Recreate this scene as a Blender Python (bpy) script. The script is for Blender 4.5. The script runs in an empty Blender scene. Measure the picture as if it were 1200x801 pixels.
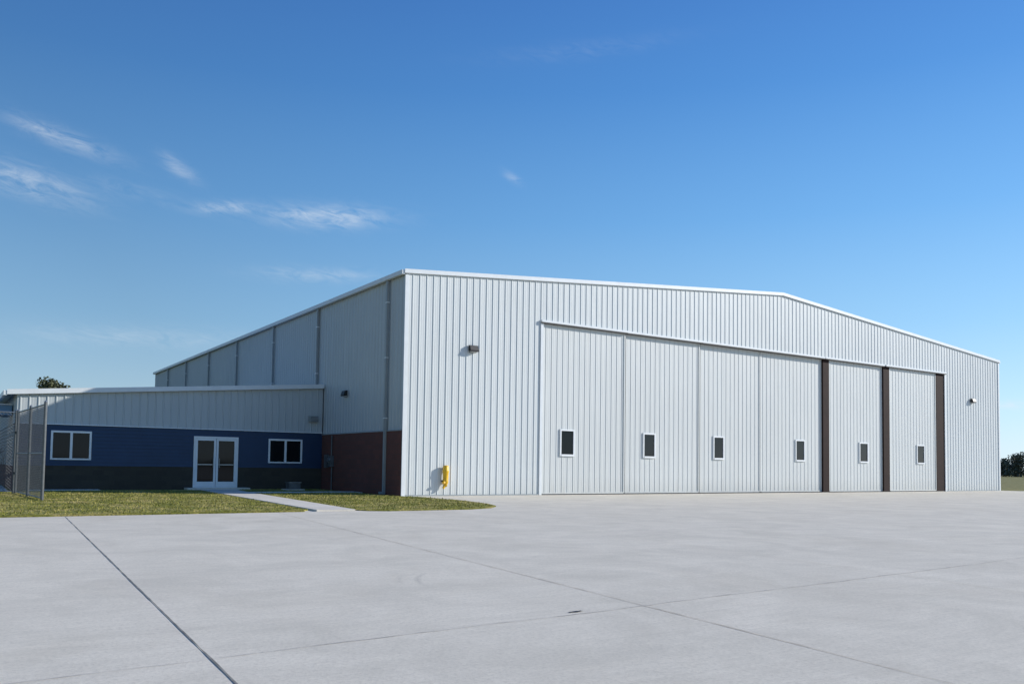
import bpy, bmesh, math, random
import numpy as np
from mathutils import Vector, Matrix
random.seed(7); rng=np.random.default_rng(7)
S=bpy.context.scene; COL=S.collection
S.view_settings.view_transform='Standard'; S.view_settings.look='None'; S.view_settings.exposure=0; S.view_settings.gamma=1

# ------------------------------------------------------------------ helpers
def empty(name):
    o=bpy.data.objects.new(name,None); COL.objects.link(o); o.empty_display_size=.3; return o
def link(name,me,mat=None,parent=None):
    o=bpy.data.objects.new(name,me); COL.objects.link(o)
    if mat: me.materials.append(mat)
    if parent: o.parent=parent
    return o
def meshobj(name,v,f,mat=None,parent=None,smooth=False):
    me=bpy.data.meshes.new(name); me.from_pydata([tuple(map(float,p)) for p in v],[],[tuple(q) for q in f]); me.update()
    if smooth: me.polygons.foreach_set('use_smooth',[True]*len(me.polygons))
    return link(name,me,mat,parent)
def box(name,lo,hi,mat,parent=None,bev=0.0):
    bm=bmesh.new(); bmesh.ops.create_cube(bm,size=1)
    for v in bm.verts:
        v.co=Vector([lo[i]+(v.co[i]+.5)*(hi[i]-lo[i]) for i in range(3)])
    if bev>0: bmesh.ops.bevel(bm,geom=bm.edges[:],offset=bev,segments=2,affect='EDGES')
    me=bpy.data.meshes.new(name); bm.to_mesh(me); bm.free()
    return link(name,me,mat,parent)
def tube(name,p0,p1,r,mat,parent=None,seg=10,r2=None):
    p0=Vector(p0);p1=Vector(p1); d=p1-p0; r2=r if r2 is None else r2
    q=d.to_track_quat('Z','Y'); v=[];f=[]
    for k,(p,rr) in enumerate(((p0,r),(p1,r2))):
        for i in range(seg):
            a=2*math.pi*i/seg; v.append(p+q@Vector((rr*math.cos(a),rr*math.sin(a),0)))
    for i in range(seg): f.append((i,(i+1)%seg,seg+(i+1)%seg,seg+i))
    f.append(tuple(range(seg-1,-1,-1))); f.append(tuple(range(seg,2*seg)))
    return meshobj(name,v,f,mat,parent)
def poly(name,pts,z,mat,parent=None):
    return meshobj(name,[(x,y,z) for x,y in pts],[tuple(range(len(pts)))],mat,parent)
def slab(name,pts,z0,z1,mat,parent=None):
    n=len(pts); v=[(x,y,z1) for x,y in pts]+[(x,y,z0) for x,y in pts]
    f=[tuple(range(n))]+[(i,n+i,n+(i+1)%n,(i+1)%n) for i in range(n)]
    return meshobj(name,v,f,mat,parent)

# ------------------------------------------------------------------ materials
class NT:
    def __init__(s,nt): s.nt=nt
    def n(s,t,**k):
        nd=s.nt.nodes.new(t)
        for a,b in k.items(): setattr(nd,a,b)
        return nd
    def l(s,a,b): s.nt.links.new(a,b)
    def val(s,x,sock):
        if isinstance(x,(int,float)): sock.default_value=x
        else: s.l(x,sock)
    def m(s,op,a,b=0.0,c=None,clamp=False):
        nd=s.n('ShaderNodeMath',operation=op); nd.use_clamp=clamp
        s.val(a,nd.inputs[0]); s.val(b,nd.inputs[1])
        if c is not None: s.val(c,nd.inputs[2])
        return nd.outputs[0]
    def mix(s,fac,a,b,blend='MIX'):
        nd=s.n('ShaderNodeMix',data_type='RGBA',blend_type=blend)
        s.val(fac,nd.inputs[0])
        for x,i in ((a,6),(b,7)):
            if isinstance(x,tuple): nd.inputs[i].default_value=(x[0],x[1],x[2],1)
            else: s.l(x,nd.inputs[i])
        return nd.outputs[2]
    def noise(s,vec,scale,detail=4,rough=.55,dist=0,out='Fac'):
        nd=s.n('ShaderNodeTexNoise'); nd.inputs['Scale'].default_value=scale; nd.inputs['Detail'].default_value=detail
        nd.inputs['Roughness'].default_value=rough; nd.inputs['Distortion'].default_value=dist
        if vec is not None: s.l(vec,nd.inputs['Vector'])
        return nd.outputs[out]
    def mapr(s,x,a,b,c=0.,d=1.):
        nd=s.n('ShaderNodeMapRange'); nd.inputs[1].default_value=a; nd.inputs[2].default_value=b; nd.inputs[3].default_value=c; nd.inputs[4].default_value=d
        s.l(x,nd.inputs[0]); return nd.outputs[0]
    def scale(s,vec,v):
        nd=s.n('ShaderNodeMapping'); nd.inputs['Scale'].default_value=v; s.l(vec,nd.inputs['Vector']); return nd.outputs[0]
def newmat(name):
    m=bpy.data.materials.new(name); m.use_nodes=True; nt=m.node_tree
    b=nt.nodes['Principled BSDF']; return m,NT(nt),b
def simple(name,col,rough=.5,metal=0,spec=.5,var=.12,scale=3.,bump=0.):
    m,t,b=newmat(name); tc=t.n('ShaderNodeTexCoord').outputs['Object']
    n=t.noise(tc,scale,2)
    c2=tuple(c*(1-var) for c in col); c1=tuple(min(1,c*(1+var)) for c in col)
    t.l(t.mix(t.mapr(n,.3,.7),c2,c1),b.inputs['Base Color'])
    b.inputs['Roughness'].default_value=rough; b.inputs['Metallic'].default_value=metal; b.inputs['Specular IOR Level'].default_value=spec
    return m
def metal_panel(name,col,rough=.45,bump=.35):
    m,t,b=newmat(name); tc=t.n('ShaderNodeTexCoord').outputs['Object']
    streak=t.noise(t.scale(tc,(5,5,.25)),1.6,3,.65); big=t.noise(tc,.16,2,.5)
    fl=t.n('ShaderNodeVectorMath',operation='FLOOR'); t.l(t.scale(tc,(1/.9144,1/.9144,1/40.)),fl.inputs[0])
    wn=t.n('ShaderNodeTexWhiteNoise',noise_dimensions='3D'); t.l(fl.outputs[0],wn.inputs['Vector'])
    a=t.mix(t.mapr(streak,.5,.85,0,.26),col,tuple(c*.78 for c in (col[0],col[1]*.97,col[2]*.93)))
    a=t.mix(t.mapr(big,.4,.65,0,.25),a,tuple(c*.82 for c in col))
    a=t.mix(t.m('MULTIPLY',wn.outputs['Value'],.10),a,tuple(c*.72 for c in col))
    sep=t.n('ShaderNodeSeparateXYZ'); t.l(tc,sep.inputs[0])
    low=t.mapr(sep.outputs['Z'],0,.8,1,0)
    dirt=t.m('MULTIPLY',low,t.mapr(streak,.35,.7,.05,.45))
    a=t.mix(dirt,a,(col[0]*.62,col[1]*.58,col[2]*.52))
    t.l(a,b.inputs['Base Color']); t.l(t.mapr(streak,.3,.8,rough-.06,rough+.12),b.inputs['Roughness'])
    bp=t.n('ShaderNodeBump'); bp.inputs['Strength'].default_value=bump; bp.inputs['Distance'].default_value=.03
    t.l(t.noise(t.scale(tc,(1,1,.35)),1.7,1),bp.inputs['Height']); t.l(bp.outputs[0],b.inputs['Normal'])
    return m
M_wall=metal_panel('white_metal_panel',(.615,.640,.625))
M_wall_shaded=metal_panel('white_metal_panel_shaded',(.475,.505,.50))  # same white panel, darkened: shade of side walls and office band in its colour
M_door=metal_panel('door_metal_panel',(.62,.635,.61),bump=.25)
M_trim=simple('white_trim',(.70,.72,.715),.4,var=.04)
M_roof=simple('roof_metal',(.55,.57,.58),.35,.3,var=.06)
M_frame=simple('window_frame_white',(.78,.79,.78),.35,var=.03)
M_brown=simple('dark_bronze_trim',(.022,.010,.008),.7,spec=.15,var=.2)
M_dark=simple('dark_fixture',(.015,.013,.013),.5,var=.15)
M_gap=simple('panel_gap',(.10,.10,.10),.7,var=.1)
M_grey=simple('galvanised_steel',(.30,.32,.325),.38,.7,var=.12,scale=9)
M_post=simple('fence_steel',(.13,.138,.14),.5,.3,var=.15,scale=9)
M_spout=simple('downspout_paint',(.30,.325,.325),.4,var=.05)
M_yellow=simple('yellow_paint',(.72,.42,.012),.42,var=.1,scale=8)
M_lens=simple('lamp_lens',(.5,.52,.5),.15,var=.03)
M_lightblue=simple('light_blue_metal',(.16,.30,.45),.45,var=.08)
M_interior=simple('dark_interior',(.012,.013,.015),.8,var=.2)
M_blind=simple('window_blind',(.30,.30,.28),.7,var=.1)
def glassmat(name,spec):
    m,t,b=newmat(name); tc=t.n('ShaderNodeTexCoord').outputs['Object']
    t.l(t.mix(t.noise(tc,1.1,2),(.004,.006,.007),(.012,.016,.018)),b.inputs['Base Color'])
    b.inputs['Roughness'].default_value=.04; b.inputs['Specular IOR Level'].default_value=spec
    bp=t.n('ShaderNodeBump'); bp.inputs['Strength'].default_value=.04; bp.inputs['Distance'].default_value=.02
    t.l(t.noise(tc,1.3,1),bp.inputs['Height']); t.l(bp.outputs[0],b.inputs['Normal']); return m
M_glass=glassmat('window_glass',.42); M_glassO=glassmat('office_window_glass',.22)
def brickmat(name,c1,c2,mortar,axis):
    m,t,b=newmat(name); tc=t.n('ShaderNodeTexCoord').outputs['Object']
    sep=t.n('ShaderNodeSeparateXYZ'); t.l(tc,sep.inputs[0]); cb=t.n('ShaderNodeCombineXYZ')
    t.l(sep.outputs[axis],cb.inputs[0]); t.l(sep.outputs['Z'],cb.inputs[1])
    br=t.n('ShaderNodeTexBrick'); t.l(cb.outputs[0],br.inputs['Vector'])
    br.inputs['Scale'].default_value=1; br.inputs['Brick Width'].default_value=.40; br.inputs['Row Height'].default_value=.20
    br.inputs['Mortar Size'].default_value=.008; br.inputs['Color1'].default_value=(*c1,1); br.inputs['Color2'].default_value=(*c2,1); br.inputs['Mortar'].default_value=(*mortar,1)
    n=t.noise(tc,14,3,.7)
    t.l(t.mix(t.mapr(n,.3,.75,0,.4),br.outputs['Color'],tuple(c*.6 for c in c1)),b.inputs['Base Color']); b.inputs['Roughness'].default_value=.85
    return m
M_brickS=brickmat('red_brown_block',(.155,.055,.038),(.115,.045,.033),(.09,.055,.045),'Y')
M_brickF=brickmat('dark_brown_block',(.060,.050,.034),(.043,.036,.026),(.05,.042,.034),'X')
M_blue=simple('blue_lap_siding',(.011,.033,.082),.5,var=.1,scale=1.5)

def concrete(name,base,panels=True,marks=True):
    m,t,b=newmat(name); tc=t.n('ShaderNodeTexCoord').outputs['Object']
    mid=t.noise(tc,.8,8,.76,.6); fine=t.noise(tc,30,6,.85)
    broom=t.noise(t.scale(tc,(.35,9,1)),1.6,5,.7)
    c=t.mix(t.mapr(mid,.38,.64,0,1),tuple(x*1.05 for x in base),(base[0]*.86,base[1]*.862,base[2]*.86))
    c=t.mix(t.mapr(broom,.42,.68,0,.34),c,(base[0]*.78,base[1]*.78,base[2]*.77))
    c=t.mix(t.mapr(fine,.47,.62,0,.42),c,(base[0]*.58,base[1]*.58,base[2]*.57))
    c=t.mix(t.mapr(fine,.42,.28,0,.5),c,tuple(min(.88,x*1.22) for x in base))
    if panels:
        sh=t.n('ShaderNodeMapping'); sh.inputs['Location'].default_value=(8.6/4.4,23.4/4.6,0); sh.inputs['Scale'].default_value=(1/4.4,1/4.6,1); t.l(tc,sh.inputs['Vector'])
        fl=t.n('ShaderNodeVectorMath',operation='FLOOR'); t.l(sh.outputs[0],fl.inputs[0])
        wn=t.n('ShaderNodeTexWhiteNoise',noise_dimensions='2D'); t.l(fl.outputs[0],wn.inputs['Vector'])
        c=t.mix(t.m('MULTIPLY',wn.outputs['Value'],.04),c,tuple(x*.55 for x in base))
    if marks:
        sep=t.n('ShaderNodeSeparateXYZ'); t.l(tc,sep.inputs[0])
        def ring(cx,cy,r,w,st,ang0,ang1):
            dx=t.m('SUBTRACT',sep.outputs[0],cx); dy=t.m('SUBTRACT',sep.outputs[1],cy)
            d=t.m('SQRT',t.m('ADD',t.m('MULTIPLY',dx,dx),t.m('MULTIPLY',dy,dy)))
            k=t.m('ABSOLUTE',t.m('SUBTRACT',d,r)); k=t.mapr(k,0,w,1,0)
            a=t.m('ARCTAN2',dy,dx); g=t.m('MULTIPLY',t.mapr(a,ang0,ang0+.3,0,1),t.mapr(a,ang1-.3,ang1,1,0))
            return t.m('MULTIPLY',t.m('MULTIPLY',k,g),st)
        tot=t.m('ADD',ring(-8.9,-21.6,1.35,.05,.30,2.2,3.13),ring(-8.9,-21.6,1.55,.05,.16,2.3,3.0))
        c=t.mix(t.m('MULTIPLY',tot,t.mapr(fine,.3,.6,.3,1)),c,(.12,.115,.11))
        st=t.mapr(t.noise(tc,.28,7,.74,.6),.52,.66,0,.24)
        c=t.mix(st,c,(base[0]*.68,base[1]*.655,base[2]*.61))
    t.l(c,b.inputs['Base Color']); b.inputs['Roughness'].default_value=.9; b.inputs['Specular IOR Level'].default_value=.15
    bp=t.n('ShaderNodeBump'); bp.inputs['Strength'].default_value=.5; bp.inputs['Distance'].default_value=.006
    t.l(fine,bp.inputs['Height']); t.l(bp.outputs[0],b.inputs['Normal']); return m
M_conc=concrete('apron_concrete',(.75,.685,.565))
M_walk=concrete('walk_concrete',(.75,.69,.59),False,False)
M_joint=simple('joint_sealant',(.25,.23,.20),.8,var=.5,scale=5)
M_joint1=simple('joint_tooled',(.46,.42,.36),.85,var=.35,scale=5)
M_joint2=simple('joint_faint',(.60,.55,.455),.85,var=.15,scale=4)
def grassmat(name,a,bc,dry):
    m,t,b=newmat(name); tc=t.n('ShaderNodeTexCoord').outputs['Object']
    n1=t.noise(tc,1.0,6,.75); n2=t.noise(tc,9,4,.75)
    c=t.mix(t.mapr(n1,.36,.54),a,bc)
    c=t.mix(t.mapr(n1,.47,.60,0,.85),c,dry)
    c=t.mix(t.mapr(n2,.45,.66,0,.6),c,tuple(x*.42 for x in a))
    t.l(c,b.inputs['Base Color']); b.inputs['Roughness'].default_value=.9; b.inputs['Specular IOR Level'].default_value=.15
    return m
M_grass=grassmat('lawn_grass',(.18,.185,.035),(.28,.265,.06),(.44,.36,.14))
M_field=grassmat('field_grass',(.17,.17,.05),(.24,.22,.07),(.34,.28,.12))
def leafmat(name,c1,c2):
    m,t,b=newmat(name); tc=t.n('ShaderNodeTexCoord').outputs['Object']
    t.l(t.mix(t.mapr(t.noise(tc,.9,3),.3,.7),c1,c2),b.inputs['Base Color']); b.inputs['Roughness'].default_value=.7; return m
M_leaf=leafmat('oak_leaves',(.05,.062,.028),(.12,.125,.05))
M_far_hazy=leafmat('far_foliage_hazy',(.075,.088,.06),(.14,.14,.085))  # leaf colour paled and blued, distance haze painted in
M_bark=simple('bark',(.11,.085,.065),.9,var=.3,scale=12)

# ------------------------------------------------------------------ corrugated sheet
def corrug(name,org,along,nrm,s0,s1,zb,zt,mat,parent,pitch=.3048,h=.022,wb=.066,wt=.03,minor=True,off=0.):
    org=Vector(org); along=Vector(along); nrm=Vector(nrm)
    P=[(s0,0.)]
    k=math.floor(s0/pitch)-1
    while k*pitch<s1+pitch:
        c=k*pitch
        pts=[(c-wb/2,0),(c-wt/2,h),(c+wt/2,h),(c+wb/2,0)]
        if minor:
            for q in (1/3,2/3):
                mc=c+pitch*q; pts+=[(mc-.016,0),(mc-.007,.003),(mc+.007,.003),(mc+.016,0)]
        for a,b_ in pts:
            if s0+1e-3<a<s1-1e-3: P.append((a,b_))
        k+=1
    P.append((s1,0.)); P.sort(key=lambda q:q[0])
    v=[];f=[]
    for s,hh in P:
        base=org+along*s+nrm*(hh+off)
        v.append((base.x,base.y,zb(s))); v.append((base.x,base.y,zt(s)))
    for i in range(len(P)-1):
        a=2*i; f.append((a,a+2,a+3,a+1))
    return meshobj(name,v,f,mat,parent)

# ------------------------------------------------------------------ HANGAR
W=44.;H=8.6;HR=10.42;L=47.8
hangar=empty('aircraft_hangar')
roofz=lambda x: H+(HR-H)*(1-abs(x-W/2)/(W/2))
DX0,DX1,DZ=6.5,37.4,7.32
X_=(1,0,0);Y_=(0,1,0);NF=(0,-1,0);NS=(-1,0,0)
c0=lambda s:0.0
corrug('front_wall_panel_a',(0,0,0),X_,NF,.0,DX0,c0,roofz,M_wall,hangar)
corrug('front_wall_panel_b',(0,0,0),X_,NF,DX0,W/2,lambda s:DZ,roofz,M_wall,hangar)
corrug('front_wall_panel_c',(0,0,0),X_,NF,W/2,DX1,lambda s:DZ,roofz,M_wall,hangar)
corrug('front_wall_panel_d',(0,0,0),X_,NF,DX1,W,c0,roofz,M_wall,hangar)
corrug('side_wall_panel_lower',(0,0,0),Y_,NS,0,8.3,lambda s:2.52,lambda s:H,M_wall_shaded,hangar)
corrug('side_wall_panel',(0,0,0),Y_,NS,8.3,L,c0,lambda s:H,M_wall_shaded,hangar)
corrug('far_side_wall_panel',(W,0,0),Y_,(1,0,0),0,L,c0,lambda s:H,M_wall_shaded,hangar)
corrug('rear_wall_panel',(0,L,0),X_,(0,1,0),0,W/2,c0,roofz,M_wall_shaded,hangar)
corrug('rear_wall_panel_b',(0,L,0),X_,(0,1,0),W/2,W,c0,roofz,M_wall_shaded,hangar)
box('block_wainscot',(-.05,.03,0),(.05,8.3,2.50),M_brickS,hangar)
box('wainscot_cap',(-.075,.03,2.50),(.05,8.3,2.545),M_spout,hangar)
t=.06
for nm,xa,xb,za,zb_ in (('roof_slope',-.06,W/2,H+.03,HR+.04),('roof_slope_far',W/2,W+.06,HR+.04,H+.03)):
    v=[(xa,-.05,za),(xb,-.05,zb_),(xb,L+.05,zb_),(xa,L+.05,za),(xa,-.05,za+t),(xb,-.05,zb_+t),(xb,L+.05,zb_+t),(xa,L+.05,za+t)]
    meshobj(nm,v,[(0,3,2,1),(4,5,6,7),(0,1,5,4),(1,2,6,5),(2,3,7,6),(3,0,4,7)],M_roof,hangar)
for nm,xa,xb,za,zb_ in (('rake_trim',-.09,W/2,H,HR+.01),('rake_trim_far',W/2,W+.09,HR+.01,H)):
    y0,y1=-.085,-.052; hh=.16
    v=[(xa,y0,za-.05),(xb,y0,zb_-.05),(xb,y1,zb_-.05),(xa,y1,za-.05),(xa,y0,za-.05+hh),(xb,y0,zb_-.05+hh),(xb,y1,zb_-.05+hh),(xa,y1,za-.05+hh)]
    meshobj(nm,v,[(0,3,2,1),(4,5,6,7),(0,1,5,4),(1,2,6,5),(2,3,7,6),(3,0,4,7)],M_trim,hangar)
box('eave_gutter',(-.20,-.05,H-.10),(-.065,L,H+.075),M_trim,hangar,.01)
box('eave_gutter_far',(W+.065,-.05,H-.10),(W+.20,L,H+.075),M_trim,hangar,.01)
box('corner_trim',(-.045,-.045,0),(.11,-.002,H-.1),M_trim,hangar)
box('corner_trim_side',(-.044,0,2.55),(-.003,.13,H-.14),M_wall_shaded,hangar)
box('corner_trim_far',(W-.11,-.045,0),(W+.045,-.002,H-.1),M_trim,hangar)
box('base_trim',(.12,-.036,0),(DX0-.16,-.0,.05),M_spout,hangar)
box('base_trim_far',(DX1+.13,-.036,0),(W-.12,-.0,.05),M_spout,hangar)
for i,y in enumerate((1.4,9.1,15.7,22.7,29.4,36.0,42.2)):
    zb=0.1 if y<8 else 2.5
    box('downspout_%d'%i,(-.155,y-.06,zb),(-.05,y+.06,H-.10),M_spout,hangar,.012)
    for zz in (3.0,5.4,7.6): box('downspout_strap_%d_%d'%(i,int(zz)),(-.161,y-.085,zz),(-.03,y+.085,zz+.04),M_trim,hangar)
box('downspout_shoe',(-.30,1.34,.03),(-.05,1.46,.13),M_spout,hangar,.01)
dep=[.05,.13,.21,.21,.13,.05]
lefts=[6.5,11.15,16.0,20.5,26.05,31.6]; rights=[11.15,16.0,20.5,25.5,31.0,36.5]
wins=[(7.5,8.25),(12.35,13.08),(17.05,17.78),(23.3,24.05),(28.8,29.6),(34.4,35.2)]
for i in range(6):
    x0,x1,d=lefts[i],rights[i],dep[i]; nm='door_leaf_%d'%(i+1)
    wa,wb_=wins[i]
    def sheet(tag,a,b,z0,z1):
        corrug(nm+tag,(0,d,0),X_,NF,a,b,lambda s:z0,lambda s:z1,M_door,hangar,pitch=.3048,h=.015,wb=.05,wt=.025)
    sheet('_skin_left',x0,wa,.06,7.30); sheet('_skin_right',wb_,x1,.06,7.30)
    sheet('_skin_under',wa,wb_,.06,1.68); sheet('_skin_over',wa,wb_,2.80,7.30)
    box(nm+'_stile_a',(x0+.005,d-.034,.05),(x0+.085,d-.001,7.29),M_door,hangar,.004)
    box(nm+'_stile_b',(x1-.075,d-.034,.05),(x1-.005,d-.001,7.29),M_door,hangar,.004)
    box(nm+'_bottom_rail',(x0+.09,d-.03,.04),(x1-.08,d-.001,.11),M_door,hangar)
    box(nm+'_core',(x0+.02,d+.05,.05),(x1-.02,d+.075,7.3),M_interior,hangar)
    if i<3: box(nm+'_edge_gap',(x1-.004,d-.03,.05),(x1+.03,d+.02,7.29),M_gap,hangar)
    fw=.07; y0,y1=d-.055,d+.01
    box(nm+'_frame_l',(wa-.02,y0,1.66),(wa+fw-.02,y1,2.82),M_frame,hangar,.005)
    box(nm+'_frame_r',(wb_-fw+.02,y0,1.66),(wb_+.02,y1,2.82),M_frame,hangar,.005)
    box(nm+'_frame_t',(wa+fw-.019,y0+.002,2.75),(wb_-fw+.019,y1,2.82),M_frame,hangar)
    box(nm+'_frame_b',(wa+fw-.019,y0-.012,1.66),(wb_-fw+.019,y1,1.74),M_frame,hangar)
    box(nm+'_glass',(wa+.04,d-.012,1.73),(wb_-.04,d-.004,2.76),M_glass if i else M_glassO,hangar)
box('bronze_post_a',(25.5,.085,.03),(26.05,.20,7.31),M_brown,hangar,.01)
box('bronze_post_b',(31.0,.01,.03),(31.6,.12,7.31),M_brown,hangar,.01)
box('bronze_jamb',(36.5,.0,.03),(37.39,.06,7.31),M_brown,hangar,.01)
box('left_jamb_trim',(DX0-.14,-.05,0),(DX0-.0,.0,7.31),M_trim,hangar,.005)
box('right_jamb_trim',(DX1+.0,-.05,0),(DX1+.12,.0,7.31),M_trim,hangar,.005)
for i,(a,b,p) in enumerate(((6.36,11.2,.10),(11.203,16.05,.055),(16.053,25.55,.04),(25.553,31.1,.055),(31.103,37.52,.10))):
    box('door_header_%d'%i,(a,-p-.03,7.33),(b,.30 if i in(2,) else .2,7.42),M_trim,hangar,.006)
    box('door_header_shade_%d'%i,(a+.01,-p-.02,7.29),(b-.01,.19,7.328),M_dark,hangar)  # dark strip standing in for the thin shadow under the header
box('door_opening_void',(6.5,.32,.0),(37.4,.36,7.3),M_interior,hangar)
box('door_floor_rail',(6.4,-.0,0.004),(37.5,.30,.03),M_dark,hangar)

# ------------------------------------------------------------------ OFFICE WING
office=empty('office_wing')
OX0,OX1,OY,OD=-12.3,-.06,8.3,14.0
oroof=lambda x: 4.74+(x/12.3)*(.97)
corrug('upper_band_front',(0,OY,0),X_,NF,OX0,OX1,lambda s:2.60,lambda s:oroof(s),M_wall_shaded,office,h=.028)
corrug('end_wall_band',(OX0,OY,0),Y_,NS,0,OD,lambda s:2.60,lambda s:oroof(OX0),M_wall_shaded,office)
corrug('rear_wall_band',(0,OY+OD,0),X_,(0,1,0),OX0,OX1,c0,lambda s:oroof(s),M_wall_shaded,office)
ops=[(-11.12,-9.68,1.20,2.34),(-5.75,-3.88,.10,2.28),(-2.55,-1.0,1.18,2.26)]
def siding(name,x0,x1,z0,z1):
    if x1-x0<.01 or z1-z0<.01: return
    n=max(1,round((z1-z0)/.15)); c=(z1-z0)/n; v=[];f=[]
    for i in range(n):
        a=z0+i*c; b=a+c; k=len(v)
        v+= [(x0,OY-.032,a),(x1,OY-.032,a),(x1,OY-.008,b),(x0,OY-.008,b),(x0,OY-.006,a),(x1,OY-.006,a)]
        f+= [(k,k+1,k+2,k+3),(k+4,k+5,k+1,k)]
    meshobj(name,v,f,M_blue,office)
ZB,ZT=.97,2.57
xs=[OX0]+[q for o in ops for q in o[:2]]+[OX1]
for i in range(0,len(xs),2):
    siding('blue_siding_%d'%i,xs[i],xs[i+1],ZB,ZT)
    box('block_base_%d'%i,(xs[i],OY-.05,0),(xs[i+1],OY+.05,ZB-.03),M_brickF,office)
    box('block_cap_%d'%i,(xs[i],OY-.065,ZB-.03),(xs[i+1],OY+.05,ZB),M_brickF,office)
for i,(a,b,z0,z1) in enumerate(ops):
    siding('siding_over_%d'%i,a,b,z1,ZT)
    if z0>ZB:
        siding('siding_under_%d'%i,a,b,ZB,z0)
        box('block_under_%d'%i,(a,OY-.05,0),(b,OY+.05,ZB-.03),M_brickF,office); box('cap_under_%d'%i,(a,OY-.065,ZB-.03),(b,OY+.05,ZB),M_brickF,office)
    fw=.075; y0,y1=OY-.06,OY+.02
    box('frame_l_%d'%i,(a,y0,z0),(a+fw,y1,z1),M_frame,office,.005); box('frame_r_%d'%i,(b-fw,y0,z0),(b,y1,z1),M_frame,office,.005)
    box('frame_t_%d'%i,(a+fw,y0+.002,z1-fw),(b-fw,y1,z1),M_frame,office); box('frame_b_%d'%i,(a+fw,y0-.015,z0),(b-fw,y1,z0+(.06 if i!=1 else .04)),M_frame,office)
    mid=(a+b)/2
    if i!=1:
        box('mullion_%d'%i,(mid-.045,y0+.004,z0+.06),(mid+.045,y1,z1-fw),M_frame,office)
        box('glass_%d'%i,(a+fw,OY-.012,z0+.05),(b-fw,OY-.004,z1-fw),M_glassO,office)
    else:
        for j,(p,q) in enumerate(((a+fw,mid-.006),(mid+.006,b-fw))):
            st=.09
            box('door_stile_%d_0'%j,(p+.004,y0+.012,z0+.045),(p+st,y1-.01,z1-fw-.004),M_frame,office)
            box('door_stile_%d_1'%j,(q-st,y0+.012,z0+.045),(q-.004,y1-.01,z1-fw-.004),M_frame,office)
            box('door_rail_b_%d'%j,(p+st,y0+.014,z0+.045),(q-st,y1-.01,z0+.25),M_frame,office)
            box('door_rail_t_%d'%j,(p+st,y0+.014,z1-fw-.10),(q-st,y1-.01,z1-fw-.004),M_frame,office)
            box('door_glass_%d'%j,(p+st,OY-.014,z0+.25),(q-st,OY-.006,z1-fw-.10),M_glassO,office)
            hx=q-st-.03 if j==0 else p+st+.03
            tube('door_pull_%d'%j,(hx,y0-.05,z0+.85),(hx,y0-.05,z0+1.25),.014,M_grey,office)
            box('push_bar_%d'%j,(p+st,y0-.01,z0+.96),(q-st,y0+.012,z0+1.0),M_grey,office)
box('inner_dark',(OX0+.2,OY+.1,0),(OX1-.1,OY+.14,2.5),M_interior,office)
box('band_drip_edge',(OX0-.02,OY-.075,2.572),(OX1,OY+.0,2.604),M_frame,office)
box('end_wall_block',(OX0-.05,OY-.0,0),(OX0+.05,OY+OD,.94),M_brickS,office)
v=[];f=[]
for i in range(11):
    a=.94+i*(1.63/11); b=a+1.63/11; k=len(v)
    v+=[(OX0-.028,OY-.028,a),(OX0-.028,OY+OD,a),(OX0-.008,OY+OD,b),(OX0-.008,OY-.01,b)]; f.append((k,k+1,k+2,k+3))
meshobj('end_wall_siding',v,f,M_blue,office)
box('corner_board',(OX0-.04,OY-.045,0.0),(OX0+.06,OY-.03,2.57),M_brown,office)
v=[(OX0-.35,OY-.12,oroof(OX0-.35)+.02),(OX1+.05,OY-.12,oroof(OX1)+.02),(OX1+.05,OY+OD,oroof(OX1)+.02),(OX0-.35,OY+OD,oroof(OX0-.35)+.02)]
v+=[(a,b,c+.06) for a,b,c in v]
meshobj('roof',v,[(0,3,2,1),(4,5,6,7),(0,1,5,4),(1,2,6,5),(2,3,7,6),(3,0,4,7)],M_roof,office)
xa,xb=OX0-.36,OX1+.0
v=[(xa,OY-.16,oroof(xa)-.08),(xb,OY-.16,oroof(xb)-.08),(xb,OY-.125,oroof(xb)-.08),(xa,OY-.125,oroof(xa)-.08)]
v+=[(a,b,c+.19) for a,b,c in v]
meshobj('rake_fascia',v,[(0,3,2,1),(4,5,6,7),(0,1,5,4),(1,2,6,5),(2,3,7,6),(3,0,4,7)],M_trim,office)
box('end_gutter',(xa-.12,OY-.14,oroof(xa)-.12),(xa-.0,OY+OD,oroof(xa)+.07),M_trim,office,.01)
box('entry_canopy_fascia',(-14.3,10.2,2.95),(-12.36,12.4,3.35),M_lightblue,office,.01)
box('entry_canopy_top',(-14.35,10.1,3.352),(-12.36,12.5,3.40),M_trim,office)
for yy in (10.4,12.2): tube('canopy_post_%d'%int(yy),(-14.1,yy,0),(-14.1,yy,2.95),.06,M_post,office)
box('vent_hood',(-.75,OY-.24,3.08),(-.32,OY-.035,3.36),M_spout,office,.015)
for k in range(4): box('vent_blade_%d'%k,(-.71,OY-.252,3.11+k*.06),(-.36,OY-.24,3.135+k*.06),M_post,office)

# ------------------------------------------------------------------ wall lamps
def wall_lamp(org,nrm,side,s=1.):
    e=empty('wall_lamp'); o=Vector(org); n=Vector(nrm); sd=Vector(side); up=Vector((0,0,1))
    def prism(nm,prof,w,mat):
        v=[];m_=len(prof)
        for sgn in (-1,1):
            for a,b in prof: v.append(o+n*a*s+up*b*s+sd*sgn*w*s/2)
        f=[tuple(range(m_)),tuple(range(2*m_-1,m_-1,-1))]+[(i,m_+i,m_+(i+1)%m_,(i+1)%m_) for i in range(m_)]
        meshobj(nm,v,f,mat,e)
    prism('back_plate',[(.035,-.15),(.06,-.15),(.06,.15),(.035,.15)],.30,M_dark)
    prism('housing',[(.06,-.08),(.22,-.12),(.23,-.06),(.17,.13),(.06,.15)],.38,M_dark)
    prism('lens',[(.065,-.14),(.13,-.14),(.20,-.125),(.06,-.085)],.30,M_lens)
    return e
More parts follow.
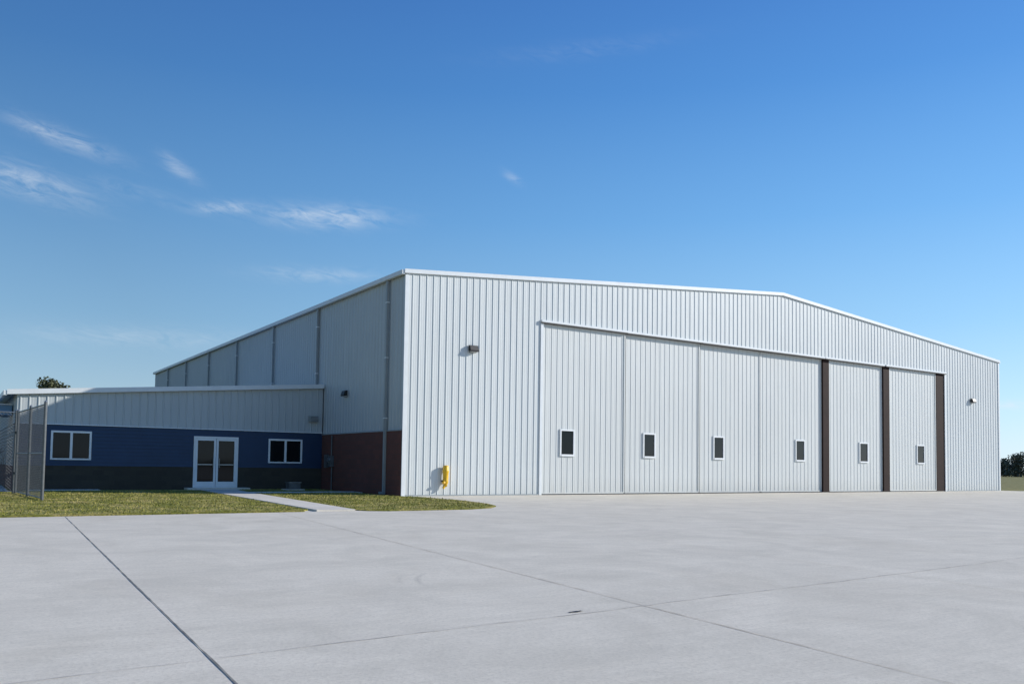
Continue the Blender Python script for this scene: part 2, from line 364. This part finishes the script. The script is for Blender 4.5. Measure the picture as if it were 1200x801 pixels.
wall_lamp((3.0,0,5.88),NF,X_); wall_lamp((40.6,0,5.80),NF,X_); wall_lamp((0,5.6,4.25),NS,Y_,.95)

# ------------------------------------------------------------------ yellow standpipe hose connection
sp=empty('yellow_hose_standpipe')
box('wall_bracket',(1.66,-.10,.55),(1.94,-.03,.62),M_post,sp)
prof=[(.0,1.20),(.09,1.19),(.115,1.15),(.12,1.02),(.13,1.0),(.13,.93),(.115,.90),(.105,.62),(.115,.58),(.10,.50),(.075,.46),(.06,.36),(.0,.355)]
seg=16; v=[];f=[]
for r_,z in prof:
    for i in range(seg):
        a=2*math.pi*i/seg; v.append((1.80+r_*math.cos(a),-.17+r_*math.sin(a),z))
for k in range(len(prof)-1):
    for i in range(seg): f.append((k*seg+i,k*seg+(i+1)%seg,(k+1)*seg+(i+1)%seg,(k+1)*seg+i))
meshobj('body',v,f,M_yellow,sp,True)
tube('outlet',(1.80,-.17,.62),(1.68,-.24,.52),.05,M_yellow,sp,12); tube('outlet_cap',(1.68,-.24,.52),(1.66,-.25,.50),.06,M_yellow,sp,12)
tube('drop_pipe',(1.76,-.17,.40),(1.70,-.17,.30),.05,M_yellow,sp,12); tube('wall_pipe',(1.80,-.17,1.08),(1.80,-.01,1.08),.045,M_post,sp,10)

um=empty('utility_meter')
box('meter_box',(-.22,6.75,1.05),(-.055,7.10,1.55),M_post,um,.01); tube('meter_dial',(-.22,6.92,1.35),(-.30,6.92,1.35),.10,M_grey,um,16)
tube('conduit_up',(-.12,6.92,1.55),(-.12,6.92,2.45),.03,M_post,um); tube('conduit_down',(-.12,6.85,1.05),(-.12,6.85,.0),.03,M_post,um)
box('disconnect_box',(-.20,7.35,1.0),(-.055,7.62,1.6),M_post,um,.01)
ac=empty('electrical_pedestal')
box('pad',(-2.3,6.4,.0),(-1.5,7.1,.07),M_walk,ac); box('cabinet',(-2.15,6.5,.07),(-1.65,7.0,.34),M_post,ac,.02); box('lid',(-2.18,6.47,.34),(-1.62,7.03,.37),M_grey,ac,.008)

# ------------------------------------------------------------------ GROUND
poly('grass_ground',[(-2500,-2500),(2500,-2500),(2500,2500),(-2500,2500)],-.06,M_field)
apron=empty('concrete_apron')
slab('apron_slab',[(-70,-120),(140,-120),(140,-.9),(W+.9,-.9),(W+.5,.5),(-6,.5),(-70,.5)],-.2,0.,M_conc,apron)
box('hangar_floor',(.0,.5,-.2),(W,L,0.0),M_conc,apron)
def strip(name,p,q,w,mat,z=.004,jit=0.,n=1):
    p=Vector((*p,0));q=Vector((*q,0)); d=(q-p).normalized(); nn=Vector((-d.y,d.x,0)); v=[];f=[]
    off=0
    for i in range(n+1):
        off=off*.8+random.uniform(-jit,jit); c=p.lerp(q,i/n)+nn*off; ww=w*(1 if not jit else random.uniform(.45,1.5))
        a=c+nn*ww/2;b=c-nn*ww/2; v+=[(a.x,a.y,z),(b.x,b.y,z)]
    for i in range(n): k=2*i; f.append((k,k+1,k+3,k+2))
    meshobj(name,v,f,mat,apron)
strip('joint_long_a',(-12.25,-8.5),(-13.35,-32),.013,M_joint,.004,.001,90)
strip('joint_long_b',(-7.62,-8.8),(-9.95,-32),.0095,M_joint1,.0045,.003,90)
strip('joint_cross_a',(-60,-26.2),(-9.0,-23.5),.0075,M_joint1,.005,.010,340)
strip('joint_cross_b',(-9.0,-23.5),(30,-21.0),.009,M_joint1,.0052,.012,280)
strip('joint_spall',(-9.93,-23.46),(-9.78,-23.455),.035,M_dark,.0062,.004,6)
for i,(x,dx) in enumerate(((-3.2,-2.6),(10.5,-3))):
    strip('joint_faint_%d'%i,(x,-8.9 if x<0 else -.3),(x+dx*(1 if x<0 else 1.3),-32),.008,M_joint2,.0042,.003,40)
strip('joint_faint_cross',(-60,-15.4),(110,-10.9),.009,M_joint2,.0047,.003,80)
strip('joint_faint_cross_b',(1.,-4.6),(110,-1.6),.010,M_joint2,.0049,.003,60)
lawn=empty('lawn')
LW=[(-60,-8.5),(-7.4,-8.5),(-6.9,-8.4),(-6.6,-8.0),(-5.75,6.9),(-5.75,7.0),(-12.2,7.0),(-60,7.0)]
slab('lawn_left',LW,-.1,.03,M_grass,lawn)
IS=[(-5.5,-8.1),(-5.2,-8.7),(-4.7,-8.95),(-2.3,-8.9),(-1.4,-8.5),(-.8,-7.8),(-.35,-6.6),(-.05,-5.0),(.1,-3.5),(.1,-1.2),(-.2,-.7),(-.5,-.3),(-.5,3.4),(-4.6,3.4)]
slab('lawn_island',IS,-.1,.03,M_grass,lawn)
IB=[(-4.45,4.6),(-.4,4.6),(-.4,8.0),(-3.6,8.0),(-4.3,6.8)]
slab('lawn_bed',IB,-.1,.03,M_grass,lawn)
poly('ground_around_office',[(-70,.5),(-.0,.5),(-.0,60),(-70,60)],-.012,M_field,lawn)
walk=empty('sidewalk')
slab('walk_main',[(-6.56,-8.52),(-5.55,-8.6),(-4.62,3.4),(-4.3,6.8),(-3.7,8.22),(-5.9,8.22),(-5.72,7.0)],-.1,.045,M_walk,walk)
slab('walk_branch',[(-4.6,3.45),(-.1,3.45),(-.1,4.55),(-4.5,4.55)],-.1,.04,M_walk,walk)
slab('mow_strip',[(-12.2,7.05),(-5.95,7.05),(-5.95,8.22),(-12.2,8.22)],-.1,.02,M_grass,lawn)
slab('end_pad',[(-22,6.0),(-12.6,6.0),(-12.45,13.5),(-22,13.5)],-.1,.05,M_walk,walk)
slab('wall_walk',[(-11.9,7.5),(-9.4,7.5),(-9.4,8.2),(-11.9,8.2)],-.05,.045,M_walk,walk)
box('door_stoop',(-6.1,7.6,.0),(-3.5,8.24,.10),M_walk,walk,.01)
def inside(P,x,y):
    r=False;n=len(P);j=n-1
    for i in range(n):
        if (P[i][1]>y)!=(P[j][1]>y) and x<(P[j][0]-P[i][0])*(y-P[i][1])/(P[j][1]-P[i][1])+P[i][0]: r=not r
        j=i
    return r
v=[];f=[]
def blades(P,x0,x1,y0,y1,n):
    for _ in range(n):
        x=random.uniform(x0,x1);y=random.uniform(y0,y1)
        if not inside(P,x,y): continue
        a=random.uniform(0,6.28); tall=random.random()<.06
        h=random.uniform(.04,.075) if tall else random.uniform(.012,.032); w=random.uniform(.01,.02); lx=random.uniform(-.03,.03); ly=random.uniform(-.03,.03)
        k=len(v); ca,sa=math.cos(a)*w,math.sin(a)*w
        v.extend([(x-ca,y-sa,.028),(x+ca,y+sa,.028),(x+lx,y+ly,.03+h)]); f.append((k,k+1,k+2))
blades(LW,-18,-5.6,-8.6,7,28000); blades(IS,-5.6,.2,-9,3.4,12000); blades(IB,-4.6,-.3,4.6,8,2000)
for _ in range(2600):
    x=random.uniform(-18,-6.9); y=-8.5-abs(random.gauss(0,.035)); k=len(v); w=random.uniform(.015,.035)
    v.extend([(x-w,y,.003),(x+w,y,.003),(x+random.uniform(-.03,.03),y-.01,.045)]); f.append((k,k+1,k+2))
for a_,b_ in zip(IS[0:8],IS[1:9]):
    for _ in range(200):
        t_=random.random(); x=a_[0]+(b_[0]-a_[0])*t_; y=a_[1]+(b_[1]-a_[1])*t_; dx,dy=b_[1]-a_[1],-(b_[0]-a_[0]); n_=math.hypot(dx,dy); g=abs(random.gauss(0,.03)); x+=dx/n_*g; y+=dy/n_*g; w=.02; k=len(v)
        v.extend([(x-w,y,.003),(x+w,y,.003),(x,y,.045)]); f.append((k,k+1,k+2))
meshobj('grass_blades',v,f,M_grass,lawn)

# ------------------------------------------------------------------ FENCE
fence=empty('chain_link_fence')
def wires(name,p,q,z0,z1,sp=.075,w=.0032):
    p=Vector((*p,0));q=Vector((*q,0)); Lf=(q-p).length; d=(q-p)/Lf; n=Vector((-d.y,d.x,0)); hh=z1-z0; v=[];f=[]
    for sgn in (1,-1):
        s=-hh
        while s<Lf+hh:
            a=(s,z0); b=(s+hh,z1)
            if sgn<0: a=(s+hh,z0); b=(s,z1)
            def clip(A,B):
                (x0,y0),(x1,y1)=A,B
                t0,t1=0.,1.; dx=x1-x0
                ta=(0-x0)/dx; tb=(Lf-x0)/dx
                if ta>tb: ta,tb=tb,ta
                t0=max(t0,ta);t1=min(t1,tb)
                if t0>=t1: return None
                return (x0+dx*t0,y0+(y1-y0)*t0),(x0+dx*t1,y0+(y1-y0)*t1)
            c=clip(a,b)
            if c:
                A=p+d*c[0][0]+Vector((0,0,c[0][1])); B=p+d*c[1][0]+Vector((0,0,c[1][1])); t_=(B-A).normalized(); m_=t_.cross(n)
                off=n*(.004*sgn); k=len(v)
                for P_ in (A,B):
                    for u_,w_ in ((1,0),(-.5,.87),(-.5,-.87)): v.append(P_+off+(m_*u_+n*w_)*w)
                f+= [(k,k+1,k+4,k+3),(k+1,k+2,k+5,k+4),(k+2,k,k+3,k+5)]
            s+=sp*1.414
    meshobj(name,v,f,M_post,fence)
FH=2.85
def panel(nm,p,q,posts,rp=.038):
    wires(nm+'_mesh',p,q,.06,FH-.03)
    tube(nm+'_top_rail',(*p,FH-.02),(*q,FH-.02),.024,M_grey,fence); tube(nm+'_bottom_rail',(*p,.09),(*q,.09),.018,M_grey,fence)
    for i,tt in enumerate(posts):
        x=p[0]+(q[0]-p[0])*tt;y=p[1]+(q[1]-p[1])*tt
        tube(nm+'_post_%d'%i,(x,y,0),(x,y,FH+.04),rp,M_post,fence,12); tube(nm+'_cap_%d'%i,(x,y,FH+.04),(x,y,FH+.09),rp*1.1,M_grey,fence,12,.015)
panel('gate_leaf',(-12.1,-1.1),(-12.45,4.7),(0,.5,1.),.045)
panel('run',(-12.5,4.9),(-22.5,4.9),(.0,.3,.6,.9))
tube('gate_mid_rail',(-12.1,-1.1,1.4),(-12.45,4.7,1.4),.018,M_grey,fence)
for z in (.7,2.1): box('hinge_%d'%int(z*10),(-12.53,4.72,z),(-12.42,4.88,z+.06),M_dark,fence)

# ------------------------------------------------------------------ TREES
def leafmass(name,centers,n,size,mat,parent):
    v=[];f=[]
    for _ in range(n):
        c,r=centers[int(rng.integers(len(centers)))]
        d=rng.normal(size=3); d/=np.linalg.norm(d); rr=rng.random()**.45
        p=np.array(c)+d*np.array(r)*rr
        a=rng.normal(size=3);a/=np.linalg.norm(a); b=np.cross(a,rng.normal(size=3)); b/=np.linalg.norm(b); s=size*rng.uniform(.6,1.4)
        k=len(v); v+= [p-a*s,p+b*s*.6,p+a*s,p-b*s*.6]; f.append((k,k+1,k+2,k+3))
    return meshobj(name,v,f,mat,parent)
def tree(name,x,y,h,wid,n,leaf,z0=0):
    e=empty(name); tube('trunk',(x,y,z0),(x+.1,y,z0+h*.45),h*.03,M_bark,e,10,h*.02); cs=[]
    for i in range(18):
        a=random.uniform(0,6.28); rr=random.uniform(.1,1)**.6*wid*.42; zz=z0+h*random.uniform(.5,.92)
        rr*=1-.45*max(0,(zz-z0)/h-.6)/.35
        p=(x+math.cos(a)*rr,y+math.sin(a)*rr,zz); tube('limb_%d'%i,(x+.1,y,z0+h*random.uniform(.3,.45)),p,h*.011,M_bark,e,6,h*.003)
        cs.append((p,(wid*.17,wid*.17,h*.085)))
    leafmass('foliage',cs,n,leaf,M_leaf,e); return e
tree('oak_tree',-5.9,60.5,9.0,5.6,5000,.13)
tree('oak_tree',-8.6,66,7.6,5.,3500,.14)
def treeline(name,p,q,hmin,hmax,n,leaf,depth=10,spc=3.2):
    e=empty(name); p=np.array(p,float);q=np.array(q,float); cs=[]; Lp=np.linalg.norm(q-p); k=int(Lp/spc)
    for i in range(k):
        t_=(i+random.random())/k; c=p+(q-p)*t_; h=hmin+(hmax-hmin)*(.5+.5*math.sin(i*.37)*math.cos(i*.13+1))*random.uniform(.7,1.15)
        dd=random.uniform(-depth,depth)/2; nrm=np.array([-(q-p)[1],(q-p)[0]])/Lp; c=c+nrm*dd
        for zz,rr in ((.22,1.),(.55,1.),(.8,.65)): cs.append(((c[0]+random.uniform(-1.,1.),c[1],h*zz),(h*.42*rr,h*.42*rr,h*.24)))
    leafmass('foliage',cs,n,leaf,M_far_hazy,e)
    for i in range(0,k,4):
        c=p+(q-p)*(i+.5)/k; tube('trunk_%d'%i,(c[0],c[1],0),(c[0],c[1],hmin*.7),.18,M_bark,e,5,.1)
treeline('distant_tree_line',(231,65),(243,150),3.0,6.6,24000,.34,8,1.7)
treeline('distant_tree_line',(-70,150),(40,170),5,8,16000,.40)
shrub=empty('bare_shrub')
SV=[];SF=[]
def br(p,d,l,r,dep):
    q=p+d*l; t_=d.to_track_quat('Z','Y'); k=len(SV)
    for P_,R_ in ((p,r),(q,r*.65)):
        for i in range(4): a=i*math.pi/2; SV.append(tuple(P_+t_@Vector((R_*math.cos(a),R_*math.sin(a),0))))
    for i in range(4): SF.append((k+i,k+(i+1)%4,k+4+(i+1)%4,k+4+i))
    if dep>0:
        for _ in range(random.choice((2,3,3))):
            nd=(d+Vector((random.gauss(0,.42),random.gauss(0,.42),random.gauss(.12,.22)))).normalized(); br(q,nd,l*random.uniform(.65,.9),r*.62,dep-1)
for i in range(7):
    br(Vector((-13.6+random.gauss(0,.5),7.2+random.gauss(0,.4),0)),Vector((random.gauss(0,.25),random.gauss(0,.25),1)).normalized(),.55,.022,5)
meshobj('branches',SV,SF,M_bark,shrub)

# ------------------------------------------------------------------ LIGHT & SKY
az=math.radians(90+26); el=math.radians(23.5)
sd=Vector((math.sin(az)*math.cos(el),math.cos(az)*math.cos(el),math.sin(el)))
sun=bpy.data.lights.new('sun','SUN'); sun.energy=5.0; sun.angle=math.radians(.53); sun.color=(1,.965,.91)
so=bpy.data.objects.new('sun',sun); COL.objects.link(so); so.rotation_euler=sd.to_track_quat('Z','Y').to_euler(); so.location=(20,-30,40)
w=bpy.data.worlds.new('World'); S.world=w; w.use_nodes=True; w.node_tree.nodes.clear(); t=NT(w.node_tree)
sky=t.n('ShaderNodeTexSky',sky_type='NISHITA'); sky.sun_disc=False; sky.sun_elevation=el; sky.sun_rotation=az
sky.air_density=1.0; sky.dust_density=.2; sky.ozone_density=2.0; sky.altitude=0
STR=.12
tc=t.n('ShaderNodeTexCoord').outputs['Generated']; sep=t.n('ShaderNodeSeparateXYZ'); t.l(tc,sep.inputs[0])
A=t.m('MULTIPLY',t.m('ARCTAN2',sep.outputs[0],sep.outputs[1]),57.2958); E=t.m('MULTIPLY',t.m('ARCSINE',sep.outputs[2]),57.2958)
ramp=t.n('ShaderNodeValToRGB'); t.l(t.mapr(E,0,60),ramp.inputs[0])
def lin(c): return tuple(((x/255+.055)/1.055)**2.4 for x in c)
st=[(0,(194,218,236)),(4,(172,210,238)),(9,(138,190,232)),(16,(100,163,222)),(24,(67,133,204)),(34,(45,103,182)),(60,(40,84,150))]
els=ramp.color_ramp.elements
while len(els)<len(st): els.new(.5)
for e_,(d_,c_) in zip(els,st): e_.position=d_/60.; e_.color=(*lin(c_),1)
dt=t.n('ShaderNodeVectorMath',operation='DOT_PRODUCT'); t.l(tc,dt.inputs[0]); dt.inputs[1].default_value=tuple(sd)
glow=t.mapr(dt.outputs['Value'],-.2,1.,.82,1.6)
g1=t.mix(1.0,ramp.outputs[0],(1/STR,)*3,'MULTIPLY')
gv=t.n('ShaderNodeVectorMath',operation='SCALE'); t.l(g1,gv.inputs[0]); t.l(glow,gv.inputs['Scale'])
skyc=t.mix(.78,sky.outputs[0],gv.outputs[0])
wis=[(5.0,18.6,2.6,.50,-12,.5),(3.0,15.9,3.2,.8,-10,.5),(11.5,17.9,1.1,.40,-28,.42),(14.3,15.9,1.6,.35,8,.5),(20.8,15.9,3.7,.65,2,.65),
(20.4,12.2,3.6,.45,2,.32),(33.3,18.9,.7,.25,-30,.25),(63.9,3.9,1.6,.30,0,.5),(38,26.5,6,.5,4,.07),(9,16.2,3.0,.5,-6,.12),(10,7.5,7,.6,2,.22)]
tot=None
for i,(a0,e0,hl,ht,tl,s) in enumerate(wis):
    du=t.m('SUBTRACT',A,a0); dv=t.m('SUBTRACT',E,e0); c_,s_=math.cos(math.radians(tl)),math.sin(math.radians(tl))
    u=t.m('DIVIDE',t.m('ADD',t.m('MULTIPLY',du,c_),t.m('MULTIPLY',dv,s_)),hl); v_=t.m('DIVIDE',t.m('SUBTRACT',t.m('MULTIPLY',dv,c_),t.m('MULTIPLY',du,s_)),ht)
    g=t.m('EXPONENT',t.m('MULTIPLY',t.m('ADD',t.m('MULTIPLY',u,u),t.m('MULTIPLY',v_,v_)),-1.))
    k=t.m('MULTIPLY',g,s)
    tot=k if tot is None else t.m('ADD',tot,k)
q=t.n('ShaderNodeCombineXYZ'); t.l(t.m('ADD',t.m('MULTIPLY',A,.6),t.m('MULTIPLY',E,.25)),q.inputs[0]); t.l(t.m('ADD',t.m('MULTIPLY',E,1.9),t.m('MULTIPLY',A,.22)),q.inputs[1])
nz=t.mapr(t.noise(q.outputs[0],1.0,7,.64,.8),.34,.74)
tot=t.m('MINIMUM',t.m('MULTIPLY',tot,nz),.7)
mixc=t.mix(tot,skyc,(.80/STR,.86/STR,.92/STR))
bg=t.n('ShaderNodeBackground'); bg.inputs['Strength'].default_value=STR; t.l(mixc,bg.inputs['Color'])
wo=t.n('ShaderNodeOutputWorld'); t.l(bg.outputs[0],wo.inputs[0])

# ------------------------------------------------------------------ CAMERA
yaw,pitch,roll=.5844,.049,.0144
fw=Vector((math.sin(yaw)*math.cos(pitch),math.cos(yaw)*math.cos(pitch),math.sin(pitch)))
r0=Vector((math.cos(yaw),-math.sin(yaw),0)); u0=r0.cross(fw)
r=r0*math.cos(roll)+u0*math.sin(roll); u=-r0*math.sin(roll)+u0*math.cos(roll)
cam=bpy.data.cameras.new('camera'); co=bpy.data.objects.new('camera',cam); COL.objects.link(co)
Mx=Matrix((( r.x,u.x,-fw.x,-14.392),(r.y,u.y,-fw.y,-29.289),(r.z,u.z,-fw.z,1.255),(0,0,0,1)))
co.matrix_world=Mx
cam.sensor_width=36; cam.lens=36*994.6/1200; cam.shift_y=(495.5-400.5)/1200; cam.clip_start=.1; cam.clip_end=6000
S.camera=co
